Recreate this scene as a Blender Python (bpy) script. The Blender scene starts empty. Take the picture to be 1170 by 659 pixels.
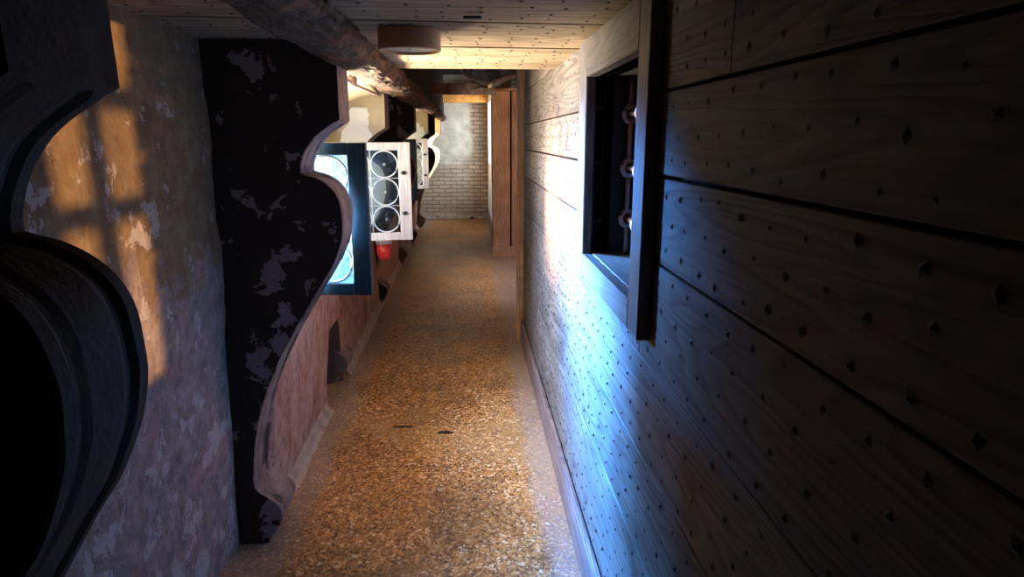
import bpy, bmesh, math, random
from mathutils import Vector, Matrix, noise
random.seed(7)
C = bpy.context.scene.collection
# ------------------------------------------------------------------ camera
cam_d = bpy.data.cameras.new('camera'); cam = bpy.data.objects.new('camera', cam_d); C.objects.link(cam)
cam_d.sensor_width = 36.0; cam_d.lens = 730.0 / 1170.0 * 36.0; cam_d.clip_start = 0.02
cam.matrix_world = Matrix(((0.99778442, 0.01521575, -0.06476674, 0),
                           (-0.06653007, 0.22819812, -0.97133896, 0),
                           (0, 0.97349581, 0.22870484, 1.6), (0, 0, 0, 1)))
bpy.context.scene.camera = cam
# ------------------------------------------------------------------ world, lights, exposure
vs = bpy.context.scene.view_settings
vs.view_transform = 'Standard'; vs.look = 'None'; vs.gamma = 1.0; vs.use_curve_mapping = False; vs.exposure = 0.12
world = bpy.data.worlds.new('sky'); bpy.context.scene.world = world; world.use_nodes = True
wn = world.node_tree; bgn = wn.nodes['Background']
bgn.inputs['Color'].default_value = (0.30, 0.52, 0.85, 1); bgn.inputs['Strength'].default_value = 0.04

def area(name, loc, target, sx, sy, power, color, spread=180):
    d = bpy.data.lights.new(name, 'AREA'); d.shape = 'RECTANGLE'; d.size = sx; d.size_y = sy
    d.energy = power; d.color = color; d.spread = math.radians(spread)
    o = bpy.data.objects.new(name, d); C.objects.link(o); o.location = loc
    o.rotation_euler = (Vector(target) - Vector(loc)).to_track_quat('-Z', 'Y').to_euler()
    return o
# daylight outside the left-hand windows: blue sky from above, warm sunlit ground from below
area('sky_light', (-1.42, 3.76, 1.66), (0.42, 2.0, 0.84), 0.34, 0.5, 120, (0.06, 0.31, 1.0), 40)
area('sky_light', (-1.42, 3.35, 1.70), (0.42, 2.75, 0.85), 0.8, 0.5, 75, (0.38, 0.58, 1.0), 80)
area('sky_light', (-1.42, 3.30, 1.70), (0.0, 3.2, 0.2), 1.1, 0.5, 30, (0.85, 0.90, 1.0), 140)
area('ground_light', (-1.40, 3.15, 1.02), (-0.35, 2.75, 1.93), 1.1, 0.5, 190, (1.0, 0.84, 0.60), 110)
area('sun_glow', (-1.36, 3.70, 1.45), (0.42, 3.25, 1.30), 0.12, 0.3, 22, (1.0, 0.34, 0.14), 22)
area('sky_light', (-1.50, 7.3, 1.75), (0.3, 6.6, 0.4), 1.4, 0.7, 70, (0.80, 0.86, 1.0), 140)
area('ground_light', (-1.50, 7.3, 1.05), (-0.1, 7.3, 1.95), 1.4, 0.6, 50, (1.0, 0.80, 0.52), 120)
area('sky_light', (-1.60, 10.6, 1.6), (0.15, 13.0, 1.3), 0.8, 0.8, 28, (0.95, 0.92, 0.85), 150)
area('sky_light', (0.80, 11.9, 1.85), (-0.35, 13.0, 1.35), 0.7, 0.7, 30, (0.86, 0.93, 1.0), 140)  # daylight through the inferred, unseen opening in the far right wall
area('ground_light', (-1.55, 11.0, 1.05), (-0.1, 12.8, 2.3), 1.2, 0.6, 60, (1.0, 0.66, 0.34), 120)
# low warm sun through the barred opening in the right wall, behind the camera
sp = bpy.data.lights.new('low_sun', 'SPOT'); sp.energy = 5200; sp.color = (1.0, 0.58, 0.24); sp.shadow_soft_size = 0.05
sp.spot_size = math.radians(24); sp.spot_blend = 0.1
so = bpy.data.objects.new('low_sun', sp); C.objects.link(so); so.location = (3.5, -3.97, 1.45)
so.rotation_euler = (Vector((-0.9, 1.53, 1.42)) - so.location).to_track_quat('-Z', 'Y').to_euler()

# ------------------------------------------------------------------ helpers
def new_obj(name, bm, mats, parent=None, loc=(0, 0, 0), smooth=False):
    me = bpy.data.meshes.new(name); bm.normal_update(); bm.to_mesh(me); bm.free()
    for m in (mats if isinstance(mats, (list, tuple)) else [mats]): me.materials.append(m)
    if smooth:
        for p in me.polygons: p.use_smooth = True
    o = bpy.data.objects.new(name, me); C.objects.link(o); o.location = loc
    if parent is not None: o.parent = parent
    return o
def tag(o, label=None, cat=None, group=None, kind=None):
    if label: o['label'] = label
    if cat: o['category'] = cat
    if group: o['group'] = group
    if kind: o['kind'] = kind
    return o
def empty(name, loc=(0, 0, 0), rz=0):
    o = bpy.data.objects.new(name, None); C.objects.link(o); o.location = loc; o.rotation_euler = (0, 0, rz)
    o.empty_display_size = 0.05
    return o
def box(bm, x0, x1, y0, y1, z0, z1, mi=0, rot=None, bevel=0.0):
    v = [bm.verts.new((x, y, z)) for x in (x0, x1) for y in (y0, y1) for z in (z0, z1)]
    fs = []
    for q in ((0, 1, 3, 2), (4, 6, 7, 5), (0, 4, 5, 1), (2, 3, 7, 6), (0, 2, 6, 4), (1, 5, 7, 3)):
        f = bm.faces.new([v[i] for i in q]); f.material_index = mi; fs.append(f)
    if bevel:
        es = list({e for f in fs for e in f.edges})
        bmesh.ops.bevel(bm, geom=es, offset=bevel, segments=1, affect='EDGES')
    return v
def BM(): return bmesh.new()
def tube(bm, pts, rad, n=8, mi=0, close=False, caps=True):
    rings = []; pts = [Vector(p) for p in pts]; N = len(pts)
    for i, p in enumerate(pts):
        a = pts[(i - 1) % N] if (close or i > 0) else p; b = pts[(i + 1) % N] if (close or i < N - 1) else p
        t = (b - a).normalized(); up = Vector((0, 0, 1)) if abs(t.z) < 0.9 else Vector((1, 0, 0))
        s = t.cross(up).normalized(); u = s.cross(t)
        r = rad[i] if isinstance(rad, (list, tuple)) else rad
        rings.append([bm.verts.new(p + (s * math.cos(k * 2 * math.pi / n) + u * math.sin(k * 2 * math.pi / n)) * r) for k in range(n)])
    m = N if close else N - 1
    for i in range(m):
        A, B = rings[i], rings[(i + 1) % N]
        for k in range(n):
            f = bm.faces.new((A[k], B[k], B[(k + 1) % n], A[(k + 1) % n])); f.material_index = mi
    if not close and caps:
        bm.faces.new(rings[0]); bm.faces.new(rings[-1][::-1])
def lathe(bm, prof, n=40, c=(0, 0, 0), mi=0):
    rings = [[bm.verts.new((c[0] + r * math.cos(2 * math.pi * k / n), c[1] + r * math.sin(2 * math.pi * k / n), c[2] + z)) for k in range(n)] for r, z in prof]
    for A, B in zip(rings, rings[1:]):
        for k in range(n):
            f = bm.faces.new((A[k], A[(k + 1) % n], B[(k + 1) % n], B[k])); f.material_index = mi
    return rings

# ------------------------------------------------------------------ materials
class NT:
    def __init__(s, name):
        s.m = bpy.data.materials.new(name); s.m.use_nodes = True; s.t = s.m.node_tree; s.b = s.t.nodes['Principled BSDF']
        s.tc = s.n('ShaderNodeTexCoord'); s.pos = s.n('ShaderNodeNewGeometry').outputs['Position']
        s.obj = s.tc.outputs['Object']
    def n(s, t, **k):
        x = s.t.nodes.new(t)
        for a, b in k.items(): setattr(x, a, b)
        return x
    def l(s, a, b): s.t.links.new(a, b)
    def mapv(s, v, scale=(1, 1, 1), loc=(0, 0, 0)):
        m = s.n('ShaderNodeMapping'); m.inputs['Scale'].default_value = scale; m.inputs['Location'].default_value = loc
        s.l(v, m.inputs['Vector']); return m.outputs[0]
    def noise(s, v, scale, detail=4, rough=0.55, dist=0.0):
        x = s.n('ShaderNodeTexNoise'); x.inputs['Scale'].default_value = scale; x.inputs['Detail'].default_value = detail
        x.inputs['Roughness'].default_value = rough; x.inputs['Distortion'].default_value = dist; s.l(v, x.inputs['Vector']); return x.outputs['Fac']
    def ramp(s, f, stops, interp='LINEAR'):
        r = s.n('ShaderNodeValToRGB'); r.color_ramp.interpolation = interp; e = r.color_ramp.elements
        while len(e) < len(stops): e.new(0.5)
        for i, (p, c) in enumerate(stops):
            e[i].position = p; e[i].color = (c if isinstance(c, tuple) else (c, c, c)) + (1,)
        s.l(f, r.inputs[0]); return r.outputs[0]
    def mix(s, f, a, b, mode='MIX'):
        x = s.n('ShaderNodeMix', data_type='RGBA', blend_type=mode)
        for sock, v in ((x.inputs[0], f), (x.inputs[6], a), (x.inputs[7], b)):
            if isinstance(v, (int, float)): sock.default_value = v
            elif isinstance(v, tuple): sock.default_value = v + (1,)
            else: s.l(v, sock)
        return x.outputs[2]
    def math(s, op, a, b=0.0, clamp=False):
        x = s.n('ShaderNodeMath', operation=op); x.use_clamp = clamp
        for sock, v in ((x.inputs[0], a), (x.inputs[1], b)):
            if isinstance(v, (int, float)): sock.default_value = v
            else: s.l(v, sock)
        return x.outputs[0]
    def sep(s, v):
        x = s.n('ShaderNodeSeparateXYZ'); s.l(v, x.inputs[0]); return x.outputs
    def col(s, c): s.l(c, s.b.inputs['Base Color']) if not isinstance(c, tuple) else setattr(s.b.inputs['Base Color'], 'default_value', c + (1,))
    def bump(s, h, strength=0.5, dist=0.01):
        x = s.n('ShaderNodeBump'); x.inputs['Strength'].default_value = strength; x.inputs['Distance'].default_value = dist
        s.l(h, x.inputs['Height']); s.l(x.outputs[0], s.b.inputs['Normal'])
    def rough(s, v):
        if isinstance(v, (int, float)): s.b.inputs['Roughness'].default_value = v
        else: s.l(v, s.b.inputs['Roughness'])
def plain(name, c, r=0.6, metal=0.0, bump=0.2):
    t = NT(name); f = t.noise(t.obj, 40, 5)
    t.col(t.mix(f, tuple(x * 0.75 for x in c), tuple(min(1, x * 1.2) for x in c))); t.rough(r); t.b.inputs['Metallic'].default_value = metal
    if bump: t.bump(f, bump, 0.004)
    return t.m
def wood(name, axis, dark, mid, light, rough=0.5, grain=1.0, cathedral=True, bump=0.35):
    """axis = index of the grain direction"""
    t = NT(name)
    rnd = t.n('ShaderNodeNewGeometry').outputs['Random Per Island']
    off = t.n('ShaderNodeCombineXYZ'); t.l(t.math('MULTIPLY', rnd, 37.0), off.inputs[0]); t.l(t.math('MULTIPLY', rnd, 61.0), off.inputs[1]); t.l(t.math('MULTIPLY', rnd, 23.0), off.inputs[2])
    add = t.n('ShaderNodeVectorMath', operation='ADD'); t.l(t.obj, add.inputs[0]); t.l(off.outputs[0], add.inputs[1]); v = add.outputs[0]
    s1 = [9.0 * grain] * 3; s1[axis] = 0.9 * grain
    big = t.noise(t.mapv(v, tuple(s1)), 0.55, 2, 0.4, 0.3)
    rings = t.math('FRACT', t.math('MULTIPLY', big, 22.0))
    rings = t.ramp(rings, [(0.0, 0.15), (0.35, 0.75), (0.8, 1.0), (1.0, 0.1)])
    s2 = [120.0 * grain] * 3; s2[axis] = 3.0 * grain
    fine = t.noise(t.mapv(v, tuple(s2)), 1.0, 5, 0.6)
    g = t.math('ADD', t.math('ADD', t.math('MULTIPLY', rings, 0.28), 0.10), t.math('MULTIPLY', fine, 0.62))
    c = t.ramp(g, [(0.22, dark), (0.5, mid), (0.8, light)])
    blot = t.noise(t.mapv(v, (1.6, 1.6, 1.6)), 1.5, 4, 0.6)
    c = t.mix(1.0, c, t.ramp(blot, [(0.3, 0.62), (0.7, 1.12)]), 'MULTIPLY')
    c = t.mix(1.0, c, t.ramp(rnd, [(0.0, 0.8), (1.0, 1.12)]), 'MULTIPLY')
    t.col(c); t.rough(rough); t.b.inputs['Specular IOR Level'].default_value = 0.25; t.bump(g, bump, 0.004)
    return t.m
M_wall_wood = wood('weathered_wall_boards', 1, (0.045, 0.033, 0.027), (0.10, 0.078, 0.064), (0.20, 0.165, 0.14), 0.6)
M_ceil_wood = wood('ceiling_boards', 0, (0.05, 0.03, 0.017), (0.21, 0.145, 0.085), (0.44, 0.34, 0.23), 0.6)
M_frame_wood = wood('pale_frame_wood', 2, (0.08, 0.062, 0.052), (0.16, 0.13, 0.11), (0.26, 0.22, 0.19), 0.5)
M_brown_wood = wood('brown_wood', 2, (0.22, 0.10, 0.06), (0.42, 0.21, 0.125), (0.58, 0.34, 0.22), 0.5)
M_leaf_wood = wood('daylit_grey_wood', 2, (0.36, 0.33, 0.32), (0.55, 0.52, 0.51), (0.72, 0.70, 0.69), 0.55, bump=0.2)  # far leaves' grey wood, paled by the daylight put into its colour
M_leaf_dark = wood('backlit_teal_paint', 2, (0.012, 0.02, 0.022), (0.02, 0.034, 0.036), (0.035, 0.055, 0.058), 0.32, bump=0.1)  # near leaves' teal paint, darkened in colour for their backlit side
M_base_wood = wood('baseboard_wood', 1, (0.06, 0.032, 0.028), (0.14, 0.082, 0.07), (0.24, 0.16, 0.14), 0.7)
M_sunlit_wood = wood('sunlit_orange_wood', 0, (0.42, 0.16, 0.03), (0.72, 0.30, 0.06), (0.9, 0.45, 0.12), 0.6)  # warm sunlight on the far timber is put into this wood colour
M_nail = plain('iron_nail', (0.025, 0.02, 0.018), 0.6, 0.3, 0)
M_iron = plain('rusty_iron', (0.42, 0.29, 0.26), 0.55, 0.1, 0.4)
M_dark = plain('unlit_black', (0.006, 0.005, 0.0045), 1.0, 0, 0)  # near black for board gaps and unlit walls, shade put into the colour
M_red = plain('red_plastic', (0.62, 0.025, 0.02), 0.35, 0, 0)
M_pinkcap = plain('pale_pink_plastic', (0.55, 0.42, 0.42), 0.45, 0, 0)
M_lampw = plain('tan_lamp_rim', (0.62, 0.36, 0.18), 0.45, 0, 0.1)
M_lampi = plain('cream_diffuser', (0.62, 0.50, 0.34), 0.5, 0, 0)
M_lead = plain('lead_came', (0.52, 0.58, 0.60), 0.4, 0.1, 0)

def beam_mat():
    t = NT('rough_timber'); f = t.noise(t.mapv(t.pos, (14, 5, 14)), 1.0, 6, 0.65, 0.6); g = t.noise(t.mapv(t.pos, (60, 22, 60)), 1, 4)
    t.col(t.ramp(t.math('ADD', t.math('MULTIPLY', f, .6), t.math('MULTIPLY', g, .4)), [(0.36, (0.010, 0.006, 0.004)), (0.5, (0.042, 0.02, 0.010)), (0.66, (0.19, 0.085, 0.04))]))
    t.rough(0.75); t.bump(f, 0.9, 0.03); return t.m
M_beam = beam_mat()

def dark_coat():
    """blackened coat peeled off in mauve patches (patches keep to the middle of each bracket)"""
    t = NT('peeling_black_coat'); p = t.pos
    n = t.noise(p, 9.0, 5, 0.6, 0.4); n2 = t.noise(t.mapv(p, (1, 1, 1), (3, 5, 2)), 42.0, 4, 0.6)
    x, y, z = t.sep(p)
    # band where the coat has peeled: a vertical streak at x about -0.72, wider low down
    d = t.math('ABSOLUTE', t.math('ADD', x, 0.715)); band = t.math('SUBTRACT', 1.0, t.math('MULTIPLY', d, 6.5), True)
    zz = t.math('SUBTRACT', 1.0, t.math('MULTIPLY', t.math('SUBTRACT', z, 0.1), 0.62), True)
    s = t.math('ADD', t.math('MULTIPLY', n, 1.0), t.math('SUBTRACT', t.math('MULTIPLY', band, t.math('ADD', t.math('MULTIPLY', zz, 0.24), 0.09)), 0.05))
    s = t.math('ADD', s, t.math('MULTIPLY', n2, 0.12))
    mask = t.ramp(s, [(0.66, 0.0), (0.675, 1.0)])
    specks = t.ramp(n2, [(0.715, 0.0), (0.73, 1.0)])
    mask = t.math('MAXIMUM', mask, specks)
    fine = t.noise(p, 60, 4)
    t.col(t.mix(mask, t.mix(fine, (0.012, 0.008, 0.006), (0.04, 0.026, 0.02)), t.mix(fine, (0.22, 0.17, 0.19), (0.36, 0.29, 0.31))))
    t.rough(0.75); t.bump(t.math('ADD', fine, t.math('MULTIPLY', mask, -1.2)), 0.5, 0.005); return t.m
def stone(name, a, b, c, spot=(0.02, 0.015, 0.012), thr=0.62, scale=14):
    t = NT(name); n = t.noise(t.pos, scale, 6, 0.6); m = t.noise(t.pos, 3.0, 5, 0.6, 0.5); fine = t.noise(t.pos, 90, 3)
    col = t.ramp(n, [(0.3, a), (0.5, b), (0.7, c)])
    col = t.mix(t.ramp(m, [(thr, 0.0), (thr + 0.03, 1.0)]), col, spot)
    t.col(t.mix(t.ramp(fine, [(0.6, 0.0), (0.75, 0.6)]), col, tuple(x * 0.5 for x in a))); t.rough(0.8)
    t.bump(t.math('ADD', n, t.math('MULTIPLY', fine, 0.4)), 0.6, 0.008); return t.m
M_coat = dark_coat()
M_front = stone('reddish_stone', (0.09, 0.058, 0.05), (0.19, 0.13, 0.113), (0.30, 0.22, 0.195), (0.045, 0.03, 0.026), 0.57, 18)
M_unlit_moss = stone('unlit_mossy_stone', (0.010, 0.009, 0.008), (0.018, 0.015, 0.012), (0.035, 0.032, 0.025), (0.07, 0.065, 0.06), 0.66, 22)  # nearest bracket's mossy stone, its lack of light put into the colour

def cream_plaster():
    t = NT('cream_limewash'); p = t.pos; n = t.noise(p, 6, 6, 0.6, 0.3); f = t.noise(p, 45, 4)
    x, y, z = t.sep(p)
    # blotch of bare white lime between x -0.74 and -0.60 rising to z 1.78
    e = t.math('ADD', t.math('MULTIPLY', t.math('ABSOLUTE', t.math('ADD', x, 0.655)), 1.0), t.math('MULTIPLY', t.math('SUBTRACT', n, 0.5), 0.35))
    w = t.math('ADD', 0.035, t.math('MULTIPLY', t.math('SUBTRACT', 1.78, z), 0.45))
    mask = t.math('MULTIPLY', t.ramp(t.math('ADD', t.math('SUBTRACT', w, e), 0.5), [(0.497, 0.0), (0.503, 1.0)]), t.ramp(t.math('SUBTRACT', 2.0, z), [(0.21, 0.0), (0.22, 1.0)]))
    base = t.ramp(n, [(0.3, (0.20, 0.155, 0.085)), (0.55, (0.28, 0.23, 0.14)), (0.75, (0.34, 0.29, 0.19))])
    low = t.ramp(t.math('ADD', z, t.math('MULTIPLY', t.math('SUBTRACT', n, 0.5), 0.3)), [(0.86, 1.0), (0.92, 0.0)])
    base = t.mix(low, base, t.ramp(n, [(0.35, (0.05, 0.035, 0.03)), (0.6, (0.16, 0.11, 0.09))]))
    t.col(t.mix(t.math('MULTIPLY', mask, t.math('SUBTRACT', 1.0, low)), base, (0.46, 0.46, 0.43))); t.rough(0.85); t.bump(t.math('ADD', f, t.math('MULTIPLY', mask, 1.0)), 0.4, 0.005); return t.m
M_cream = cream_plaster()

def left_plaster():
    t = NT('old_left_plaster'); p = t.pos; x, y, z = t.sep(p)
    n = t.noise(p, 5.0, 6, 0.62, 0.5); n2 = t.noise(t.mapv(p, (1, 1, 1), (7, 2, 4)), 16.0, 6, 0.65); f = t.noise(p, 70, 4); st = t.noise(t.mapv(p, (1, 9, 1.6)), 1.6, 4)
    grey = t.ramp(n2, [(0.28, (0.12, 0.085, 0.075)), (0.5, (0.215, 0.16, 0.145)), (0.7, (0.32, 0.25, 0.23))])
    pinkm = t.ramp(t.noise(t.mapv(p, (1, 1, 1), (1, 9, 3)), 4.5, 3), [(0.56, 0.0), (0.72, 0.55)])
    grey = t.mix(pinkm, grey, (0.42, 0.17, 0.16))
    ochre = t.ramp(n2, [(0.3, (0.12, 0.068, 0.032)), (0.5, (0.17, 0.105, 0.05)), (0.7, (0.23, 0.155, 0.085))])
    # the ochre coat survives above about z 1.1, edge ragged
    hm = t.math('ADD', t.math('ADD', z, t.math('MULTIPLY', t.math('SUBTRACT', n, 0.5), 0.9)), t.math('MULTIPLY', t.math('SUBTRACT', n2, 0.5), 0.35))
    mask = t.ramp(t.math('MULTIPLY', hm, 0.5), [(0.555, 0.0), (0.565, 1.0)])
    blank = t.ramp(t.math('MULTIPLY', y, 0.1), [(0.238, 1.0), (0.242, 0.0)])   # only the bay before the first windows
    col = t.mix(t.math('MULTIPLY', mask, blank), grey, ochre)
    peel = t.ramp(t.math('ADD', t.noise(t.mapv(p, (1, 1, 1), (3, 3, 8)), 7.0, 6, 0.7), t.math('MULTIPLY', t.math('SUBTRACT', 1.25, t.math('MINIMUM', z, 1.25)), 0.06)), [(0.585, 0.0), (0.60, 1.0)])
    col = t.mix(t.math('MULTIPLY', peel, 0.75), col, (0.38, 0.34, 0.32))
    # rosy plaster with rusty runs under the windows
    rosy = t.ramp(t.math('ADD', t.math('MULTIPLY', t.noise(t.mapv(p, (1, 1.7, 1.0), (3, 0, 5)), 3.6, 7, 0.7, 0.8), 0.65), t.math('MULTIPLY', n2, 0.35)), [(0.36, (0.16, 0.065, 0.045)), (0.47, (0.33, 0.19, 0.15)), (0.62, (0.46, 0.33, 0.28))])
    scr = t.ramp(t.math('ABSOLUTE', t.math('SUBTRACT', t.noise(t.mapv(p, (1, 2.2, 1.0), (9, 2, 5)), 4.0, 3, 0.5, 1.2), 0.5)), [(0.0, 0.8), (0.012, 0.0)])
    rosy = t.mix(scr, rosy, (0.30, 0.06, 0.045))
    col = t.mix(blank, rosy, col)
    hol = t.math('MULTIPLY', t.ramp(t.math('ABSOLUTE', t.math('SUBTRACT', y, 3.93)), [(0.225, 1.0), (0.25, 0.0)]), t.ramp(z, [(0.46, 1.0), (0.50, 0.0)]))  # mask for the hollow's shade, painted dark into the plaster
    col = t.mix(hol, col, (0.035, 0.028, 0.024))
    pits = t.ramp(t.noise(t.mapv(p, (1, 1.3, 0.7)), 38, 5, 0.65), [(0.59, 0.0), (0.64, 1.0)]); col = t.mix(t.math('MULTIPLY', pits, 0.65), col, (0.07, 0.05, 0.045))
    t.col(col); t.rough(0.85)
    t.bump(t.math('ADD', t.math('ADD', t.math('MULTIPLY', n2, 1.3), t.math('MULTIPLY', f, 0.4)), t.math('MULTIPLY', mask, 0.5)), 0.6, 0.012); return t.m
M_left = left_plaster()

def terrazzo():
    t = NT('terrazzo'); p = t.pos; x, y, z = t.sep(p)
    v = t.n('ShaderNodeTexVoronoi'); v.inputs['Scale'].default_value = 75; t.l(p, v.inputs['Vector'])
    v2 = t.n('ShaderNodeTexVoronoi'); v2.inputs['Scale'].default_value = 130; t.l(p, v2.inputs['Vector'])
    r = t.sep(v.outputs['Color'])[0]; r2 = t.sep(v2.outputs['Color'])[1]
    chips = t.ramp(r, [(0.0, (0.07, 0.025, 0.01)), (0.2, (0.17, 0.07, 0.022)), (0.48, (0.37, 0.175, 0.055)), (0.74, (0.50, 0.265, 0.095)), (0.9, (0.66, 0.46, 0.27)), (0.97, (0.78, 0.66, 0.50))], 'CONSTANT')
    sm = t.ramp(r2, [(0.0, (0.10, 0.04, 0.015)), (0.3, (0.32, 0.15, 0.05)), (0.7, (0.46, 0.245, 0.09)), (0.93, (0.70, 0.56, 0.4))], 'CONSTANT')
    big = t.noise(p, 2.2, 5, 0.6, 0.4); worn = t.noise(t.mapv(p, (1, 1, 1), (4, 1, 0)), 1.3, 4, 0.6, 0.3)
    c = t.mix(0.5, chips, sm)
    c = t.mix(1.0, c, t.ramp(big, [(0.3, (0.68, 0.64, 0.60)), (0.6, (1.28, 1.18, 1.05))]), 'MULTIPLY')
    c = t.mix(t.ramp(worn, [(0.5, 0.0), (0.68, 0.45)]), c, (0.46, 0.28, 0.12))
    # grey rubbed borders beside both walls
    ed = t.math('ADD', t.math('ABSOLUTE', t.math('ADD', x, 0.215)), t.math('MULTIPLY', t.math('SUBTRACT', big, 0.5), 0.22))
    em = t.ramp(ed, [(0.465, 0.0), (0.53, 0.45)])
    c = t.mix(em, c, t.mix(t.math('MULTIPLY', r, 0.35), (0.33, 0.27, 0.25), (0.13, 0.09, 0.08)))
    # two dark scuffs
    for (sx, sy, ax, ay) in ((-0.40, 3.40, 0.075, 0.018), (-0.150, 3.31, 0.055, 0.028)):
        dx = t.math('DIVIDE', t.math('ADD', x, -sx), ax); dy = t.math('DIVIDE', t.math('ADD', y, -sy), ay)
        dd = t.math('ADD', t.math('ADD', t.math('MULTIPLY', dx, dx), t.math('MULTIPLY', dy, dy)), t.math('MULTIPLY', t.noise(p, 60, 3), 2.0))
        c = t.mix(t.ramp(t.math('MULTIPLY', dd, 0.25), [(0.40, 1.0), (0.46, 0.0)]), c, (0.03, 0.015, 0.008))
    t.col(c); t.rough(t.math('ADD', 0.34, t.math('MULTIPLY', big, 0.22))); t.b.inputs['Specular IOR Level'].default_value = 0.35
    t.bump(r2, 0.12, 0.002); return t.m
M_floor = terrazzo()

def brick():
    t = NT('plastered_brick'); p = t.mapv(t.pos, (1, 1, 1)); x, y, z = t.sep(t.pos)
    cv = t.n('ShaderNodeCombineXYZ'); n = t.noise(t.pos, 2.0, 5, 0.6, 0.3); w = t.noise(t.pos, 9, 3)
    t.l(t.math('ADD', x, t.math('MULTIPLY', w, 0.02)), cv.inputs[0]); t.l(t.math('ADD', z, t.math('MULTIPLY', w, 0.03)), cv.inputs[1])
    b = t.n('ShaderNodeTexBrick'); b.inputs['Scale'].default_value = 1.0; b.inputs['Brick Width'].default_value = 0.24; b.inputs['Row Height'].default_value = 0.078
    b.inputs['Mortar Size'].default_value = 0.012; b.inputs['Mortar Smooth'].default_value = 0.4
    b.inputs['Color1'].default_value = (0.33, 0.24, 0.17, 1); b.inputs['Color2'].default_value = (0.44, 0.33, 0.24, 1); b.inputs['Mortar'].default_value = (0.16, 0.12, 0.09, 1)
    t.l(cv.outputs[0], b.inputs['Vector'])
    # plaster skin left on the middle and left, brick bare at the right top and at the foot
    nn = t.math('MULTIPLY', t.math('SUBTRACT', n, 0.5), 1.6)
    lowm = t.ramp(t.math('ADD', t.math('MULTIPLY', z, 0.5), t.math('MULTIPLY', nn, 0.6)), [(0.50, 0.25), (0.66, 1.0)])
    rm = t.ramp(t.math('ADD', x, t.math('MULTIPLY', nn, 0.25)), [(0.02, 1.0), (0.10, 0.1)])
    mask = t.math('MULTIPLY', lowm, rm)
    pl = t.ramp(t.noise(t.pos, 6, 5), [(0.3, (0.36, 0.34, 0.27)), (0.7, (0.62, 0.59, 0.50))])
    t.col(t.mix(t.math('MULTIPLY', mask, 0.9), b.outputs['Color'], pl)); t.rough(0.9)
    t.bump(t.math('ADD', t.math('MULTIPLY', b.outputs['Fac'], t.math('SUBTRACT', mask, 1.1)), t.math('MULTIPLY', w, 0.4)), 0.7, 0.015); return t.m
M_brick = brick()

def glass():
    m = bpy.data.materials.new('old_crown_glass'); m.use_nodes = True; t = m.node_tree; t.nodes.clear()
    o = t.nodes.new('ShaderNodeOutputMaterial'); tr = t.nodes.new('ShaderNodeBsdfTransparent'); tl = t.nodes.new('ShaderNodeBsdfTranslucent'); gl = t.nodes.new('ShaderNodeBsdfGlossy')
    tr.inputs[0].default_value = (0.86, 0.90, 0.88, 1); tl.inputs[0].default_value = (0.62, 0.95, 0.92, 1); gl.inputs['Roughness'].default_value = 0.15
    nz = t.nodes.new('ShaderNodeTexNoise'); nz.inputs['Scale'].default_value = 30; rp = t.nodes.new('ShaderNodeValToRGB')
    rp.color_ramp.elements[0].position = 0.35; rp.color_ramp.elements[0].color = (0.02, 0.02, 0.02, 1); rp.color_ramp.elements[1].position = 0.7; rp.color_ramp.elements[1].color = (0.07, 0.07, 0.07, 1)
    tc = t.nodes.new('ShaderNodeTexCoord'); t.links.new(tc.outputs['Object'], nz.inputs[0]); t.links.new(nz.outputs['Fac'], rp.inputs[0])
    m1 = t.nodes.new('ShaderNodeMixShader'); t.links.new(rp.outputs[0], m1.inputs[0]); t.links.new(tr.outputs[0], m1.inputs[1]); t.links.new(tl.outputs[0], m1.inputs[2])
    m2 = t.nodes.new('ShaderNodeMixShader'); m2.inputs[0].default_value = 0.10; t.links.new(m1.outputs[0], m2.inputs[1]); t.links.new(gl.outputs[0], m2.inputs[2])
    t.links.new(m2.outputs[0], o.inputs[0]); return m
M_glass = glass()

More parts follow.
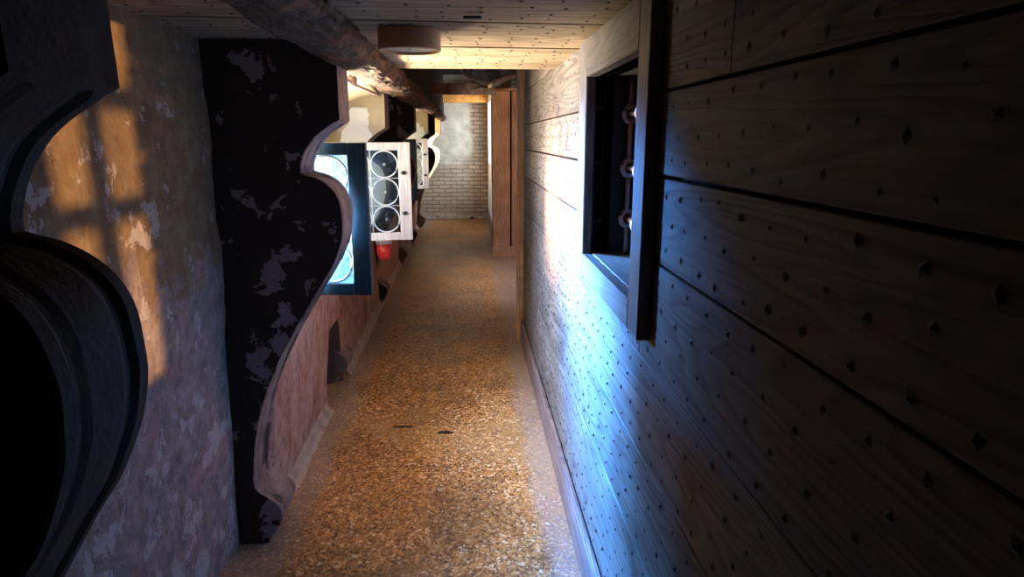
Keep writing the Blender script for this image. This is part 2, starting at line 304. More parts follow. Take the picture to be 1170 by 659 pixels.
# ------------------------------------------------------------------ setting: left wall
YS, YE = -2.4, 13.05
WINS = [(2.62, 4.03), (6.50, 8.22), (10.30, 11.78)]       # opening ranges in y
SILL, HEAD = 0.93, 1.82
def drift(y): return -0.012 * max(0, y - 3.0)
def wall_x(y, z):
    inwin = any(a - 0.06 <= y <= b + 0.10 for a, b in WINS)
    x = -0.90
    if z < SILL and inwin: x = -0.80 - 0.07 * (SILL - z) / SILL
    elif z < 1.2: x = -0.90 - 0.055 * (1.2 - z) / 1.2 if y < 2.5 else -0.90 + 0.03 * (1.2 - z)
    if 3.70 < y < 4.14 and z < 0.46: x -= 0.15
    return x + drift(y)
def frange(a, b, s):
    n = max(1, round((b - a) / s)); return [a + (b - a) * i / n for i in range(n + 1)]
def left_wall():
    bm = BM()
    ys = [YS, -1, 0.4]; cuts = [0.4] + [c for w in WINS for c in w] + [YE]
    for a, b in zip(cuts, cuts[1:]): ys += frange(a, b, 0.05 if b < 5 else 0.12)[1:]
    zs = frange(0, SILL, 0.05) + frange(SILL, HEAD, 0.05)[1:] + frange(HEAD, 2.75, 0.2)[1:]
    V = {}
    for i, y in enumerate(ys):
        for j, z in enumerate(zs):
            n = noise.noise(Vector((y * 3, z * 3, 1.3))) * 0.012 + noise.noise(Vector((y * 11, z * 11, 4))) * 0.006
            V[i, j] = bm.verts.new((wall_x(y, z) + n, y, z))
    for i in range(len(ys) - 1):
        for j in range(len(zs) - 1):
            yc = (ys[i] + ys[i + 1]) / 2; zc = (zs[j] + zs[j + 1]) / 2
            if any(a < yc < b for a, b in WINS) and SILL < zc < HEAD: continue
            f = bm.faces.new((V[i, j], V[i, j + 1], V[i + 1, j + 1], V[i + 1, j]))
            f.material_index = 1 if (zc > SILL and yc > 2.45) else 0
    # reveals: jambs, splayed head and sill, 0.35 m of masonry
    for a, b in WINS:
        x0 = -0.93 + drift(a); x1 = x0 - 0.34
        for y in (a, b):
            box(bm, x1, x0 + 0.04, *((y - 0.06, y) if y == a else (y, y + 0.06)), SILL - 0.02, HEAD + 0.06, 1)
        box(bm, x1, x0 + 0.04, a, b, HEAD, HEAD + 0.08, 1); box(bm, x1, -0.80 + drift(a), a - 0.05, b + 0.05, SILL - 0.07, SILL, 1)
    # outer skin, closed round the openings
    xo = -1.32
    edges = [YS] + [c for w in WINS for c in w] + [YE + 0.3]
    for k in range(0, len(edges), 2): box(bm, xo, -1.24, edges[k] - (0.06 if k else 0), edges[k + 1] + 0.06, 0, 2.8, 1)
    for a, b in WINS:
        box(bm, xo, -1.13, a, b, 0, SILL - 0.03, 1); box(bm, xo, -1.13, a, b, HEAD + 0.03, 2.8, 1)
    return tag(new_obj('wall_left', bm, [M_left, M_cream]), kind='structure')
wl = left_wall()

# floor, built with a slight fall of grit against the left wall
bm = BM(); box(bm, -1.6, 1.6, YS, YE + 0.3, -0.12, 0.0); tag(new_obj('floor', bm, M_floor), kind='structure')
# plaster fillet where the left wall meets the floor
bm = BM()
ysf = frange(2.56, 12.9, 0.12); prev = None
for y in ysf:
    x = wall_x(y, 0.0) + 0.0
    if 3.66 < y < 4.16: prev = None; continue
    w = 0.045 + 0.02 * noise.noise(Vector((y * 4, 0, 0))); hh = 0.05 + 0.02 * noise.noise(Vector((y * 3, 7, 0)))
    r = [bm.verts.new(q) for q in ((x - 0.05, y, 0.0), (x - 0.05, y, hh + 0.03), (x + 0.012, y, hh), (x + w * 0.6, y, hh * 0.35), (x + w, y, 0.0))]
    if prev:
        for k in range(4): bm.faces.new((prev[k], prev[k + 1], r[k + 1], r[k]))
    prev = r
tag(new_obj('baseboard_left', bm, stone('fillet_mortar', (0.25, 0.19, 0.16), (0.36, 0.29, 0.25), (0.45, 0.37, 0.33))), kind='structure')

# ------------------------------------------------------------------ right wall of boards
XR = 0.42; RW_END = 4.95
OP = (1.51, 2.165, 1.212, 1.795)      # barred opening y0,y1,z0,z1
seams = [0.0, 0.115, 0.30, 0.56, 0.82, 1.07, 1.323, 1.519, 1.699, 1.93]
joints = {0: [2.9], 1: [3.65], 2: [1.1, 3.65], 3: [-0.3, 3.65], 4: [3.62, 4.5], 5: [0.3, 3.6], 6: [-0.6, 3.55], 7: [0.3, 3.58], 8: [1.05, 3.6]}
BACK = (-0.24, 0.095, 1.086, 1.85)   # barred opening behind the camera
bm = BM(); nails = BM()
def cut_rect(r, hole):
    y0, y1, z0, z1 = r; a, b, c, d = hole
    if y1 <= a or y0 >= b or z1 <= c or z0 >= d: return [r]
    out = []
    if y0 < a: out.append((y0, a, z0, z1))
    if y1 > b: out.append((b, y1, z0, z1))
    m0, m1 = max(y0, a), min(y1, b)
    if z0 < c: out.append((m0, m1, z0, c))
    if z1 > d: out.append((m0, m1, d, z1))
    return out
def nail(nb, c, axis, s):
    """flattened pyramid head standing proud along axis (vector)"""
    a = Vector(axis); u = Vector((0, 1, 0)); w = a.cross(u)
    ang = random.uniform(0, 1.5); u2 = u * math.cos(ang) + w * math.sin(ang); w2 = a.cross(u2)
    c = Vector(c); q = [nb.verts.new(c + (u2 * i + w2 * j) * s) for i, j in ((-1, -1), (1, -1), (1, 1), (-1, 1))]
    top = nb.verts.new(c + a * s * 0.6)
    for k in range(4): nb.faces.new((q[k], q[(k + 1) % 4], top))
for i, (z0, z1) in enumerate(zip(seams, seams[1:])):
    js = [YS] + joints.get(i, []) + [RW_END]
    for a, b in zip(js, js[1:]):
        g = 0.0022 if i not in (6, 7) else 0.004
        for r in cut_rect((a + 0.0012, b - 0.0012, z0 + g, z1 - g), OP):
            for q in cut_rect(r, BACK):
                if q[1] - q[0] > 0.01 and q[3] - q[2] > 0.01:
                    dx = random.uniform(0, 0.003)
                    box(bm, XR + dx, XR + 0.03, *q, bevel=0.0018)
    rows = max(2, round((z1 - z0) / 0.058)); 
    for k in range(rows):
        z = z0 + (z1 - z0) * (k + 0.5) / rows
        y = 0.15 + (k % 2) * 0.05 + random.uniform(0, 0.04)
        while y < 4.9:
            yy = y + random.uniform(-0.012, 0.012); zz = z + random.uniform(-0.010, 0.010)
            if zz > 0.20 and not (1.38 < yy < 2.33 and 1.12 < zz): nail(nails, (XR + 0.001, yy, zz), (-1, 0, 0), random.uniform(0.0042, 0.0072))
            y += 0.098 if yy < 3.6 else 0.13
# masonry behind the boards, left open at the two barred openings
for q in ((YS, BACK[0], 0, 2.8), (BACK[0], BACK[1], 0, BACK[2]), (BACK[0], BACK[1], BACK[3], 2.8), (BACK[1], OP[0], 0, 2.8), (OP[0], OP[1], 0, OP[2]), (OP[0], OP[1], OP[3], 2.8), (OP[1], RW_END, 0, 2.8)):
    box(bm, XR + 0.03, XR + 0.06, *q, 1)
wr = tag(new_obj('wall_right', bm, [M_wall_wood, M_dark]), kind='structure')
no = new_obj('nail_heads', nails, M_nail, wr); no['kind'] = 'stuff'
# upper boards beyond the low ceiling
bm = BM()
for a, b in ((1.934, 2.15), (2.155, 2.40), (2.405, 2.80)): box(bm, XR + 0.004, XR + 0.03, 3.3, RW_END, a, b, bevel=0.0018)
tag(new_obj('wall_right_upper', bm, M_wall_wood), kind='structure')

bm = BM(); box(bm, 0.398, XR - 0.0005, YS, RW_END, 0.0, 0.165, bevel=0.004); box(bm, 0.402, XR - 0.0005, YS, RW_END, 0.1655, 0.185, bevel=0.004)
tag(new_obj('baseboard_right', bm, M_base_wood), kind='structure')

# barred opening in the board wall
win = tag(empty('barred_opening', (XR, 1.9, 1.195)), 'framed opening with an iron grille in the board wall on the right', 'window')
def P(name, bm, m, parent, **k):      # part given in world coordinates, stored relative to its thing
    pl = Vector((0, 0, 0)); q = parent
    while q is not None: pl += q.location; q = q.parent
    bmesh.ops.translate(bm, verts=bm.verts, vec=-pl); return new_obj(name, bm, m, parent, **k)
y0, y1, z0, z1 = OP; XF = 0.388
bm = BM(); box(bm, XF, XR - 0.0005, 1.415, y0, 1.135, 1.915, bevel=0.003); P('frame_post', bm, M_frame_wood, win)
bm = BM(); box(bm, XF, XR - 0.0005, y1, 2.30, 1.135, 1.915, bevel=0.003); P('frame_post', bm, M_frame_wood, win)
bm = BM(); box(bm, XF, XR - 0.0005, y0 + 0.001, y1 - 0.001, z1, 1.915, bevel=0.003); P('head_board', bm, wood('frame_board', 1, (0.08, 0.062, 0.052), (0.16, 0.13, 0.11), (0.26, 0.22, 0.19), 0.5), win)
bm = BM(); box(bm, XF, XR - 0.0005, y0 + 0.001, y1 - 0.001, 1.135, z0 - 0.001, bevel=0.003); P('sill_board', bm, bpy.data.materials['frame_board'], win)
M_lining = wood('dark_lining', 1, (0.010, 0.008, 0.006), (0.020, 0.015, 0.012), (0.035, 0.026, 0.02), 0.8)
bm = BM()
box(bm, XR, 0.600, y0 - 0.014, y0, z0, z1, 0); box(bm, XR, 0.600, y1, y1 + 0.014, z0, z1, 0); box(bm, XR, 0.600, y0, y1, z1, z1 + 0.014, 0)
P('lining', bm, M_lining, win)
bm = BM(); box(bm, XR + 0.001, 0.600, y0 + 0.001, y1 - 0.001, z0 - 0.012, z0 + 0.003, bevel=0.002); P('inner_sill', bm, M_frame_wood, win)
# iron grille: uprights swell into eyes round the crossbars
kz = [1.677, 1.502, 1.334]; gx = 0.535
for gy in (2.145, 1.98, 1.82, 1.66):
    gr = BM()
    pts = []; rad = []
    z = z0 + 0.004
    while z < z1 - 0.002:
        d = min(abs(z - k) for k in kz)
        if d > 0.026: pts.append((gx, gy, z)); rad.append(0.0085)
        z += 0.01
    # straight lengths between the eyes
    segs = [z0 + 0.004] + sorted(kz) + [z1 - 0.001]
    for a, b in zip(segs, segs[1:]):
        aa = a if a == segs[0] else a + 0.019; bb = b if b == segs[-1] else b - 0.019
        tube(gr, [(gx, gy, aa), (gx, gy, (aa + bb) / 2), (gx, gy, bb)], [0.0085, 0.0075, 0.0085], 8)
    for k in kz:
        ring = [(gx + 0.0 + 0.021 * math.cos(t * math.pi / 8), gy, k + 0.024 * math.sin(t * math.pi / 8)) for t in range(16)]
        tube(gr, ring, 0.0095, 8, close=True)
    P('upright_bar', gr, M_iron, win, smooth=True)
for k in kz:
    b = BM(); tube(b, [(gx, y0 + 0.001, k), (gx, 1.9, k), (gx, y1 - 0.001, k)], 0.0085, 8); P('crossbar', b, M_iron, win, smooth=True)
# the dim room on the other side of the grille
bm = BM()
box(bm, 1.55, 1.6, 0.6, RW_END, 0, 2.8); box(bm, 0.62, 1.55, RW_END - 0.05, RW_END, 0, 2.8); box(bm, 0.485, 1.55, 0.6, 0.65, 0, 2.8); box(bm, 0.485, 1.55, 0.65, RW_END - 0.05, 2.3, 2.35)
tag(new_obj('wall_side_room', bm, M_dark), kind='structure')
# grille across the opening behind the camera (casts the bar shadows on the left plaster)
bb = tag(empty('rear_grille', (0.44, -0.16, BACK[2])), 'iron bar grille set in the board wall behind the viewer', 'grille')
REAR_V = [-0.057, -0.215]; REAR_H = [1.429, 1.625]
for gy in REAR_V:
    b = BM(); box(b, 0.425, 0.445, gy - 0.022, gy + 0.022, BACK[2], BACK[3]); P('upright_bar', b, M_iron, bb)
for gz in REAR_H:
    b = BM(); box(b, 0.428, 0.442, BACK[0], BACK[1], gz - 0.022, gz + 0.022); P('crossbar', b, M_iron, bb)

# ------------------------------------------------------------------ low ceiling
CZ = 1.925; CE = 3.27; SK = math.radians(4)
bm = BM(); cn = BM()
y = -2.5; k = 0
edges = [-2.4, -2.1, -1.8, -1.5, -1.2, -0.9, -0.6, -0.3, 0.0, 0.3, 0.6, 0.9, 1.2, 1.45, 1.68, 1.97, 2.20, 2.49, 2.74, 2.97, CE]
for a, b in zip(edges, edges[1:]):
    sag = random.uniform(-0.004, 0.004); sk = 0.0 if b > 2.9 else 0.045
    sk0 = 0.0 if a > 2.9 else 0.045
    vs_ = []
    gap = random.choice((0.002, 0.004, 0.007))
    for x in (-0.93, XR + 0.03):
        for yy, s in ((a + gap, sk0), (b - gap, sk)):
            for z in (CZ + sag, CZ + 0.045): vs_.append(bm.verts.new((x, yy + s * (x + 0.25), z)))
    for q in ((0, 1, 3, 2), (4, 6, 7, 5), (0, 4, 5, 1), (2, 3, 7, 6), (0, 2, 6, 4), (1, 5, 7, 3)): bm.faces.new([vs_[i] for i in q])
    if a > 0.5:
        for rr in (0.22, 0.5, 0.78):
            x = -0.85
            while x < 0.40:
                xx = x + random.uniform(-0.02, 0.02); yy = a + (b - a) * (rr + random.uniform(-0.06, 0.06))
                nail(cn, (xx, yy + sk0 * (xx + .25), CZ + sag - 0.0005), (0, 0, -1), random.uniform(0.0036, 0.0062)); x += 0.10
box(bm, -1.25, 0.62, YS, CE - 0.02, CZ + 0.047, 2.80)
ce = tag(new_obj('ceiling', bm, M_ceil_wood), kind='structure')
cno = new_obj('nail_heads', cn, M_nail, ce); cno['kind'] = 'stuff'
# high dark ceiling beyond
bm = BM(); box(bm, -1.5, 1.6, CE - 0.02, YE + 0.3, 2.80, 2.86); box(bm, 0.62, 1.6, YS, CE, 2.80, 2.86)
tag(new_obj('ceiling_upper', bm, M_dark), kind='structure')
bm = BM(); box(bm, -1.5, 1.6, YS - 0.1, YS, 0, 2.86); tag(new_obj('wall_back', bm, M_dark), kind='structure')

# ------------------------------------------------------------------ brackets
PROF = [(-0.449, 1.925), (-0.449, 1.80), (-0.449, 1.664), (-0.478, 1.644), (-0.512, 1.622), (-0.548, 1.590), (-0.575, 1.550), (-0.591, 1.505), (-0.593, 1.480),
        (-0.575, 1.474), (-0.545, 1.466), (-0.512, 1.448), (-0.484, 1.420), (-0.466, 1.382), (-0.458, 1.335), (-0.458, 1.285), (-0.467, 1.23), (-0.487, 1.175), (-0.515, 1.12),
        (-0.565, 1.045), (-0.618, 0.960), (-0.662, 0.890), (-0.702, 0.820), (-0.745, 0.740), (-0.782, 0.655), (-0.815, 0.560), (-0.840, 0.460), (-0.857, 0.36), (-0.866, 0.28),
        (-0.858, 0.235), (-0.822, 0.205), (-0.785, 0.175), (-0.768, 0.135), (-0.780, 0.085), (-0.812, 0.035), (-0.835, 0.0)]
def smooth_profile(pr, corners):
    out = []
    for i in range(len(pr) - 1):
        p1, p2 = Vector(pr[i]), Vector(pr[i + 1])
        p0 = Vector(pr[i - 1]) if i > 0 and i not in corners else p1 + (p1 - p2)
        p3 = Vector(pr[i + 2]) if i + 2 < len(pr) and (i + 1) not in corners else p2 + (p2 - p1)
        n = 3 if (p2 - p1).length > 0.02 else 1
        if i < 2: n = 4
        for k in range(n):
            t = k / n
            q = 0.5 * ((2 * p1) + (p2 - p0) * t + (2 * p0 - 5 * p1 + 4 * p2 - p3) * t * t + (3 * p1 - p0 - 3 * p2 + p3) * t ** 3)
            out.append((q.x, q.y))
    out.append(tuple(pr[-1])); return out
PROF = smooth_profile(PROF, (1, 2, 8, 28))
G0 = next(i for i, p in enumerate(PROF) if p[1] < 1.655); G1 = next(i for i, p in enumerate(PROF) if p[1] < 0.24)
def bracket(y0, w, dx, near_mat, far_mat, front_mat, label, group, top=1.925):
    pr = [(x + dx, (z if i else top)) for i, (x, z) in enumerate(PROF)]
    back = -0.935 + drift(y0)
    root = tag(empty('scroll_bracket', (-0.9 + dx, y0 + w / 2, 0)), label, 'bracket', group)
    bm = BM()
    # cross-section across the thickness: two rims with hollows between rims and a broad middle band
    secs = [(0.0, -0.004), (0.006, 0.0), (0.030, 0.0), (0.042, -0.007), (0.050, -0.007), (0.066, -0.003), (w - 0.066, -0.003), (w - 0.050, -0.007), (w - 0.042, -0.007), (w - 0.030, 0.0), (w - 0.006, 0.0), (w, -0.004)]
    cols = []
    for (s, o) in secs:
        c = []
        for i, (x, z) in enumerate(pr):
            n = Vector((0, 0))
            if G0 <= i < G1:
                a = Vector(pr[i - 1]); b = Vector(pr[i + 1]); t = (b - a).normalized(); n = Vector((-t.y, t.x))
                # outward points to the corridor: choose sign by profile orientation (top to bottom)
                n = Vector((-t.y, t.x))
            jitter = 0.0025 * noise.noise(Vector((x * 20, z * 20, y0 + s * 20)))
            c.append(bm.verts.new((x + n.x * o + jitter, y0 + s, z + n.y * o)))
        cols.append(c)
    for A, B in zip(cols, cols[1:]):
        for i in range(len(pr) - 1):
            f = bm.faces.new((A[i], A[i + 1], B[i + 1], B[i])); f.material_index = 0
    for c, mi, fl in ((cols[0], 1, False), (cols[-1], 2, True)):
        bk = [bm.verts.new((back, v.co.y, v.co.z)) for v in c]
        for i in range(len(pr) - 1):
            q = (c[i], bk[i], bk[i + 1], c[i + 1]); f = bm.faces.new(q[::-1] if fl else q); f.material_index = mi
        if fl: bkf = bk
        else: bkn = bk
    f = bm.faces.new([bkn[0], cols[0][0]] + [c[0] for c in cols[1:]] + [bkf[0]])
    bmesh.ops.recalc_face_normals(bm, faces=bm.faces)
    P('body', bm, [front_mat, near_mat, far_mat], root)
    return root
GB = 'scroll brackets along the left wall'
b1 = bracket(0.69, 0.205, 0.0, M_unlit_moss, M_coat, M_unlit_moss, 'dark scroll bracket nearest the viewer at the left edge', GB)
b2 = bracket(2.35, 0.20, 0.0, M_coat, M_cream, M_front, 'tall black scroll bracket with peeling mauve patches before the first window', GB)
b3 = bracket(4.12, 0.21, -0.062, M_cream, M_coat, M_front, 'scroll bracket with cream side and white bare patch behind the open casements', GB, 1.935)
b4 = bracket(6.20, 0.22, -0.05, M_coat, M_cream, M_front, 'dark-sided scroll bracket just past the cream-sided one with the white patch', GB, 1.99)
b5 = bracket(8.30, 0.22, -0.055, M_cream, M_coat, M_front, 'pale yellow-sided scroll bracket behind the farther open casement', GB, 2.0)
b6 = bracket(10.05, 0.22, -0.06, M_coat, M_cream, M_front, 'dark scroll bracket, last but one before the brick end wall', GB, 2.0)
b7 = bracket(11.82, 0.22, -0.045, M_cream, M_coat, M_front, 'pale curved scroll bracket nearest the brick end wall', GB, 2.0)

# long rough timber laid on the brackets' noses
bm = BM(); prev = None
N = 26
for y in frange(-2.3, 12.98, 0.035):
    cx = -0.415 + drift(y) * 0.8; cz = 1.905 + (0.012 * (y - 3.3) if y > 3.3 else 0) * 0.9
    cz = min(cz, 1.985)
    ring = []
    for k in range(N):
        a = 2 * math.pi * k / N
        sx = 0.084 * math.copysign(abs(math.cos(a)) ** 0.75, math.cos(a)); sz = 0.062 * math.copysign(abs(math.sin(a)) ** 0.75, math.sin(a))
        n = noise.noise(Vector((math.cos(a) * 2.2, y * 2.6, math.sin(a) * 2.2))) * 0.022 + noise.noise(Vector((math.cos(a) * 6, y * 12, math.sin(a) * 6))) * 0.016 + abs(noise.noise(Vector((math.cos(a) * 9, y * 22, math.sin(a) * 9 + 5)))) * -0.018
        ring.append(bm.verts.new((cx + sx * (1 + n * 8), y, cz + sz * (1 + n * 8))))
    if prev:
        for k in range(N): bm.faces.new((prev[k], prev[(k + 1) % N], ring[(k + 1) % N], ring[k]))
    else: bm.faces.new(ring)
    prev = ring
bm.faces.new(prev)
tag(new_obj('timber_beam', bm, M_beam), 'long rough bark-edged timber resting on the scroll brackets', 'beam')

# upper part of the left side above the timber (black, the unlit void's shade put into its colour), and soffits in the window bays
bm = BM()
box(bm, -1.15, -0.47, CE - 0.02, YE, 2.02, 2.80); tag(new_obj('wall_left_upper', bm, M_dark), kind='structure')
for i, (a, b) in enumerate(((2.555, 4.115), (6.425, 8.295), (10.275, 11.815))):
    bm = BM(); d = drift(a); zt = (1.80, 1.86, 1.88)[i]
    v = [bm.verts.new(q) for q in ((-0.92 + d, a, zt - 0.04), (-0.92 + d, b, zt - 0.04), (-0.50 + d, b, zt + 0.075), (-0.50 + d, a, zt + 0.075), (-0.92 + d, a, 2.0), (-0.92 + d, b, 2.0), (-0.50 + d, b, 2.0), (-0.50 + d, a, 2.0))]
    for q in ((0, 1, 2, 3), (7, 6, 5, 4), (0, 4, 5, 1), (3, 2, 6, 7), (0, 3, 7, 4), (1, 5, 6, 2)): bm.faces.new([v[k] for k in q])
    tag(new_obj('trim_%d' % (i + 1), bm, M_cream), kind='structure')
# iron rail under the first soffit
rl = tag(empty('iron_rail', (-0.50, 3.2, 1.83)), 'dark iron rail under the timber over the first window bay', 'rail')
b = BM(); tube(b, [(-0.515, 2.56, 1.845), (-0.52, 3.2, 1.84), (-0.54, 4.11, 1.855)], 0.009, 8); P('rod', b, M_iron, rl)
b = BM(); box(b, -0.545, -0.50, 3.0, 3.09, 1.825, 1.87, bevel=0.004); P('clasp', b, M_iron, rl)

# ------------------------------------------------------------------ casement leaves with roundels
def leaf(name, W, H, face_mat, label, cols_=2):
    """leaf in its own frame: hinge at x=0, free edge at x=W, thickness along y, bottom z=0"""
    root = tag(empty(name), label, 'window shutter', 'open leaded casement leaves')
    st, rt, T = 0.075, 0.048, 0.032
    b = BM(); box(b, W - st, W, -T / 2, T / 2, 0, H, bevel=0.003); new_obj('stile', b, face_mat, root)
    b = BM(); box(b, 0, 0.045, -T / 2, T / 2, 0, H, bevel=0.003); new_obj('stile', b, face_mat, root)
    b = BM(); box(b, 0.0455, W - st - 0.0005, -T / 2, T / 2, 0, rt, bevel=0.003); new_obj('rail', b, face_mat, root)
    b = BM(); box(b, 0.0455, W - st - 0.0005, -T / 2, T / 2, H - rt, H, bevel=0.003); new_obj('rail', b, face_mat, root)
    x0, x1, z0, z1 = 0.045, W - st, rt, H - rt
    b = BM(); box(b, x0 + 0.0005, x1 - 0.0005, -0.0015, 0.0015, z0, z1); pane = new_obj('leaded_glass', b, M_glass, root)
    D = (z1 - z0) / 3; r = min(D, (x1 - x0) / cols_) / 2 - 0.004
    lead = BM()
    for i in range(cols_):
        for j in range(3):
            cx = x1 - r - 0.004 - i * (2 * r + 0.008); cz = z0 + D * (j + 0.5)
            tube(lead, [(cx + r * math.cos(a * math.pi / 16), 0, cz + r * math.sin(a * math.pi / 16)) for a in range(32)], 0.0048, 6, close=True)
            # swirl of the blown disc and its bull's-eye
            tube(lead, [(cx + 0.006 * math.cos(a * math.pi / 5), 0, cz + 0.006 * math.sin(a * math.pi / 5)) for a in range(10)], 0.003, 5, close=True)
        if i: box(lead, x1 - i * (2 * r + 0.008) - 0.003, x1 - i * (2 * r + 0.008) + 0.003, -0.003, 0.003, z0, z1)
    for j in (1, 2): box(lead, x0, x1, -0.003, 0.003, z0 + D * j - 0.003, z0 + D * j + 0.003)
    new_obj('lead_cames', lead, M_lead, pane, smooth=True)
    for z in (0.17, 0.42):
        b = BM()
        box(b, W - st + 0.02, W - st + 0.045, -T / 2 - 0.004, -T / 2, z - 0.012, z + 0.012); box(b, W - st + 0.01, W - st + 0.055, -T / 2 - 0.006, -T / 2 - 0.001, z - 0.003, z + 0.003)
        new_obj('latch', b, M_nail, root)
    return root
def put(o, hinge, free):
    o.location = hinge; o.rotation_euler = (0, 0, math.atan2(free[1] - hinge[1], free[0] - hinge[0]))
l1 = leaf('window_leaf', 0.465, 0.612, M_leaf_dark, 'dark teal casement leaf with glowing roundels, nearest the viewer'); put(l1, (-0.865, 2.64, 0.972), (-0.40, 2.60))
l2 = leaf('window_leaf', 0.515, 0.605, M_leaf_wood, 'light grey casement leaf with three round panes beside the dark teal one'); put(l2, (-0.872, 4.01, 0.972), (-0.362, 4.075))
l3 = leaf('window_leaf', 0.42, 0.62, M_leaf_dark, 'small dark casement leaf beyond the light grey one with the red container'); put(l3, (-0.94, 6.62, 0.972), (-0.52, 6.70))
l4 = leaf('window_leaf', 0.45, 0.612, M_leaf_wood, 'far pale casement leaf, the smallest in view'); put(l4, (-0.94, 8.05, 0.985), (-0.51, 8.14))

# red container hanging on the third bracket
fb = tag(empty('fire_bucket', (-0.563, 4.20, 0.82)), 'small red container with pale rim hanging below the light grey casement', 'container')
b = BM(); lathe(b, [(0.0, 0.0), (0.028, 0.004), (0.042, 0.02), (0.047, 0.05), (0.049, 0.11), (0.045, 0.11), (0.043, 0.05), (0.02, 0.02), (0.0, 0.015)], 32); new_obj('tub', b, M_red, fb, smooth=True)
b = BM(); lathe(b, [(0.046, 0.108), (0.052, 0.108), (0.053, 0.142), (0.048, 0.148), (0.0, 0.150)], 32); new_obj('rim', b, M_pinkcap, fb, smooth=True)
b = BM(); tube(b, [(-0.04, 0.0, 0.135), (-0.07, 0.0, 0.155), (-0.115, 0.0, 0.15)], 0.005, 6); new_obj('hook', b, M_iron, fb)

# ceiling lamp: shallow drum
lp = tag(empty('ceiling_lamp', (-0.178, 2.13, CZ)), 'shallow round tan drum lamp on the plank ceiling', 'ceiling lamp')
b = BM(); lathe(b, [(0.088, 0.0), (0.097, 0.0), (0.097, -0.058), (0.094, -0.061), (0.088, -0.061), (0.088, -0.012)], 48); new_obj('drum', b, M_lampw, lp, smooth=False)
b = BM(); lathe(b, [(0.0, -0.050), (0.087, -0.052)], 48); new_obj('diffuser', b, M_lampi, lp)
b = BM(); lathe(b, [(0.0, -0.060), (0.004, -0.058), (0.004, -0.05)], 12); new_obj('screw', b, M_lead, lp)
# thin black plate added to stand for a dark slot in the ceiling
b = BM(); box(b, -0.008, 0.040, 1.845, 1.862, CZ - 0.010, CZ - 0.0035, bevel=0.001)
tag(new_obj('slot_plate', b, M_nail), 'small black oblong plate drawn as a slot in the ceiling boards', 'slot')

# ------------------------------------------------------------------ beyond the board wall
b = BM(); box(b, 0.372, 0.46, RW_END + 0.001, RW_END + 0.09, 0.0, 2.80, bevel=0.004)
tag(new_obj('door_post', b, wood('oak_post', 2, (0.28, 0.13, 0.06), (0.50, 0.27, 0.13), (0.66, 0.42, 0.24), 0.5)), 'tall orange-brown wooden post at the far end of the board wall', 'post')
# side passage shell
b = BM(); box(b, 1.5, 1.55, RW_END, 9.0, 0, 2.8); box(b, 0.48, 1.5, RW_END - 0.04, RW_END, 0, 2.8)
tag(new_obj('wall_passage', b, M_brown_wood), kind='structure')
# brown wooden cupboard end standing at the passage
cb = tag(empty('wooden_cupboard', (0.6, 8.95, 0)), 'tall brown plank cupboard end before the brick wall', 'cupboard')
b = BM(); box(b, 0.322, 0.555, 8.70, 8.73, 0.15, 2.20, bevel=0.003); P('front_panel', b, M_brown_wood, cb)
b = BM(); box(b, 0.575, 1.45, 8.72, 8.75, 0.15, 2.20, bevel=0.003); P('front_panel', b, M_brown_wood, cb)
b = BM(); box(b, 0.326, 1.45, 8.752, 9.15, 0.0, 2.205, bevel=0.003); P('carcass', b, M_lining, cb)
b = BM(); box(b, 0.315, 1.45, 8.685, 8.75, 0.0, 0.148, bevel=0.004); P('plinth', b, M_brown_wood, cb)
b = BM(); box(b, 0.300, 1.45, 8.67, 9.15, 2.206, 2.24, bevel=0.004); P('top_board', b, M_brown_wood, cb)
# header beam with stepped end, over the passage
b = BM(); pts = [(-0.56, 2.27), (0.16, 2.27), (0.19, 2.225), (0.31, 2.215), (0.36, 2.17), (0.36, 2.145), (-0.56, 2.145)]
A = [b.verts.new((x, 8.42, z)) for x, z in pts]; B = [b.verts.new((x, 8.60, z)) for x, z in pts]
b.faces.new(A); b.faces.new(B[::-1])
for i in range(len(pts)): b.faces.new((A[i], B[i], B[(i + 1) % len(pts)], A[(i + 1) % len(pts)]))
bmesh.ops.recalc_face_normals(b, faces=b.faces)
tag(new_obj('header_beam', b, M_front), 'greyish brown header beam with a stepped right end across the corridor', 'beam')
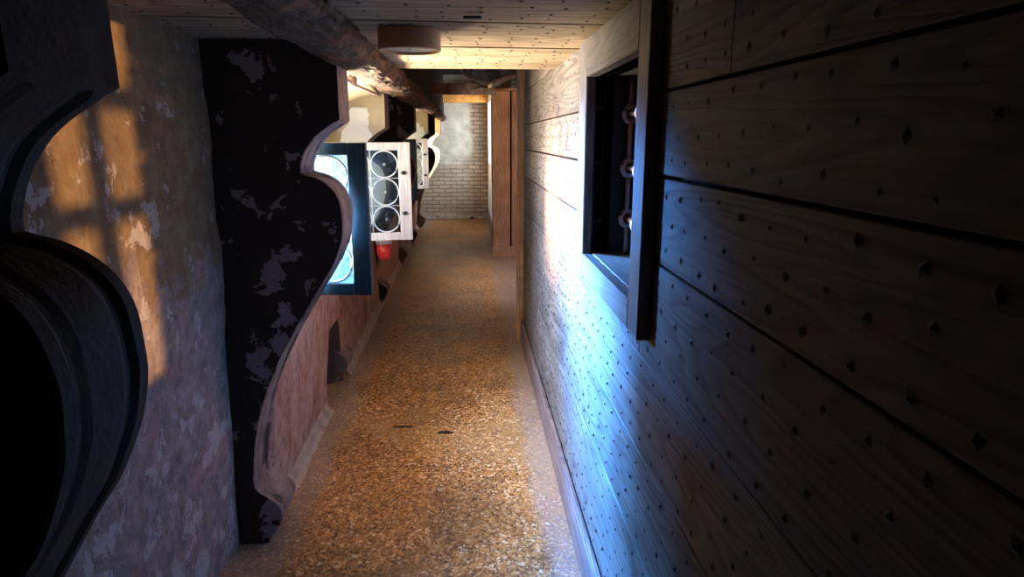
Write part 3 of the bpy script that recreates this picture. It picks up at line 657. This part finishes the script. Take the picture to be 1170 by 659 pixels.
# rounded plastered corbel hanging from the dark upper part
b = BM(); pts = [(-0.10, 2.799), (-0.09, 2.22), (-0.02, 2.13), (0.10, 2.075), (0.16, 2.055), (0.30, 2.10), (0.42, 2.12), (0.42, 2.799)]
A = [b.verts.new((x, 5.60, z)) for x, z in pts]; B = [b.verts.new((x, 5.95, z)) for x, z in pts]
b.faces.new(A); b.faces.new(B[::-1])
for i in range(len(pts)): b.faces.new((A[i], B[i], B[(i + 1) % len(pts)], A[(i + 1) % len(pts)]))
bmesh.ops.recalc_face_normals(b, faces=b.faces)
tag(new_obj('stone_corbel', b, M_front), 'grey brown rounded stone corbel in the dark above the wooden post', 'corbel')
# far right wall, pale
b = BM(); box(b, 0.385, 0.60, 9.155, 11.3, 0, 2.8); box(b, 0.385, 0.60, 12.6, YE, 0, 2.8); box(b, 0.385, 0.60, 11.3, 12.6, 0, 1.15); box(b, 0.385, 0.60, 11.3, 12.6, 2.25, 2.8)
tag(new_obj('wall_far_right', b, plain('pale_blue_plaster', (0.55, 0.56, 0.58), 0.8)), kind='structure')
b = BM(); box(b, 0.365, 0.384, 9.16, YE - 0.01, 0, 0.22, bevel=0.004); tag(new_obj('baseboard_far_right', b, M_frame_wood), kind='structure')
# end wall
b = BM(); box(b, -1.5, 1.6, YE, YE + 0.25, 0, 2.8); tag(new_obj('wall_end', b, M_brick), kind='structure')
b = BM(); box(b, -0.98, 0.384, YE - 0.05, YE - 0.001, 0, 0.07, bevel=0.01); tag(new_obj('baseboard_end', b, stone('end_curb', (0.3, 0.24, 0.19), (0.42, 0.35, 0.28), (0.5, 0.43, 0.36))), kind='structure')
# timber above the end wall, the sun's orange put into its colour
b = BM(); box(b, -0.86, 0.384, 12.70, 13.0, 2.27, 2.50, bevel=0.01); tag(new_obj('lintel_beam', b, M_sunlit_wood), 'sunlit orange timber lintel across the top of the brick end wall', 'beam')
b = BM(); box(b, 0.372, 0.3845, 9.9, 10.7, 0.9, 2.2, bevel=0.003)
tag(new_obj('door_frame', b, M_brown_wood), 'narrow brown upright board on the pale wall before the brick end', 'board')
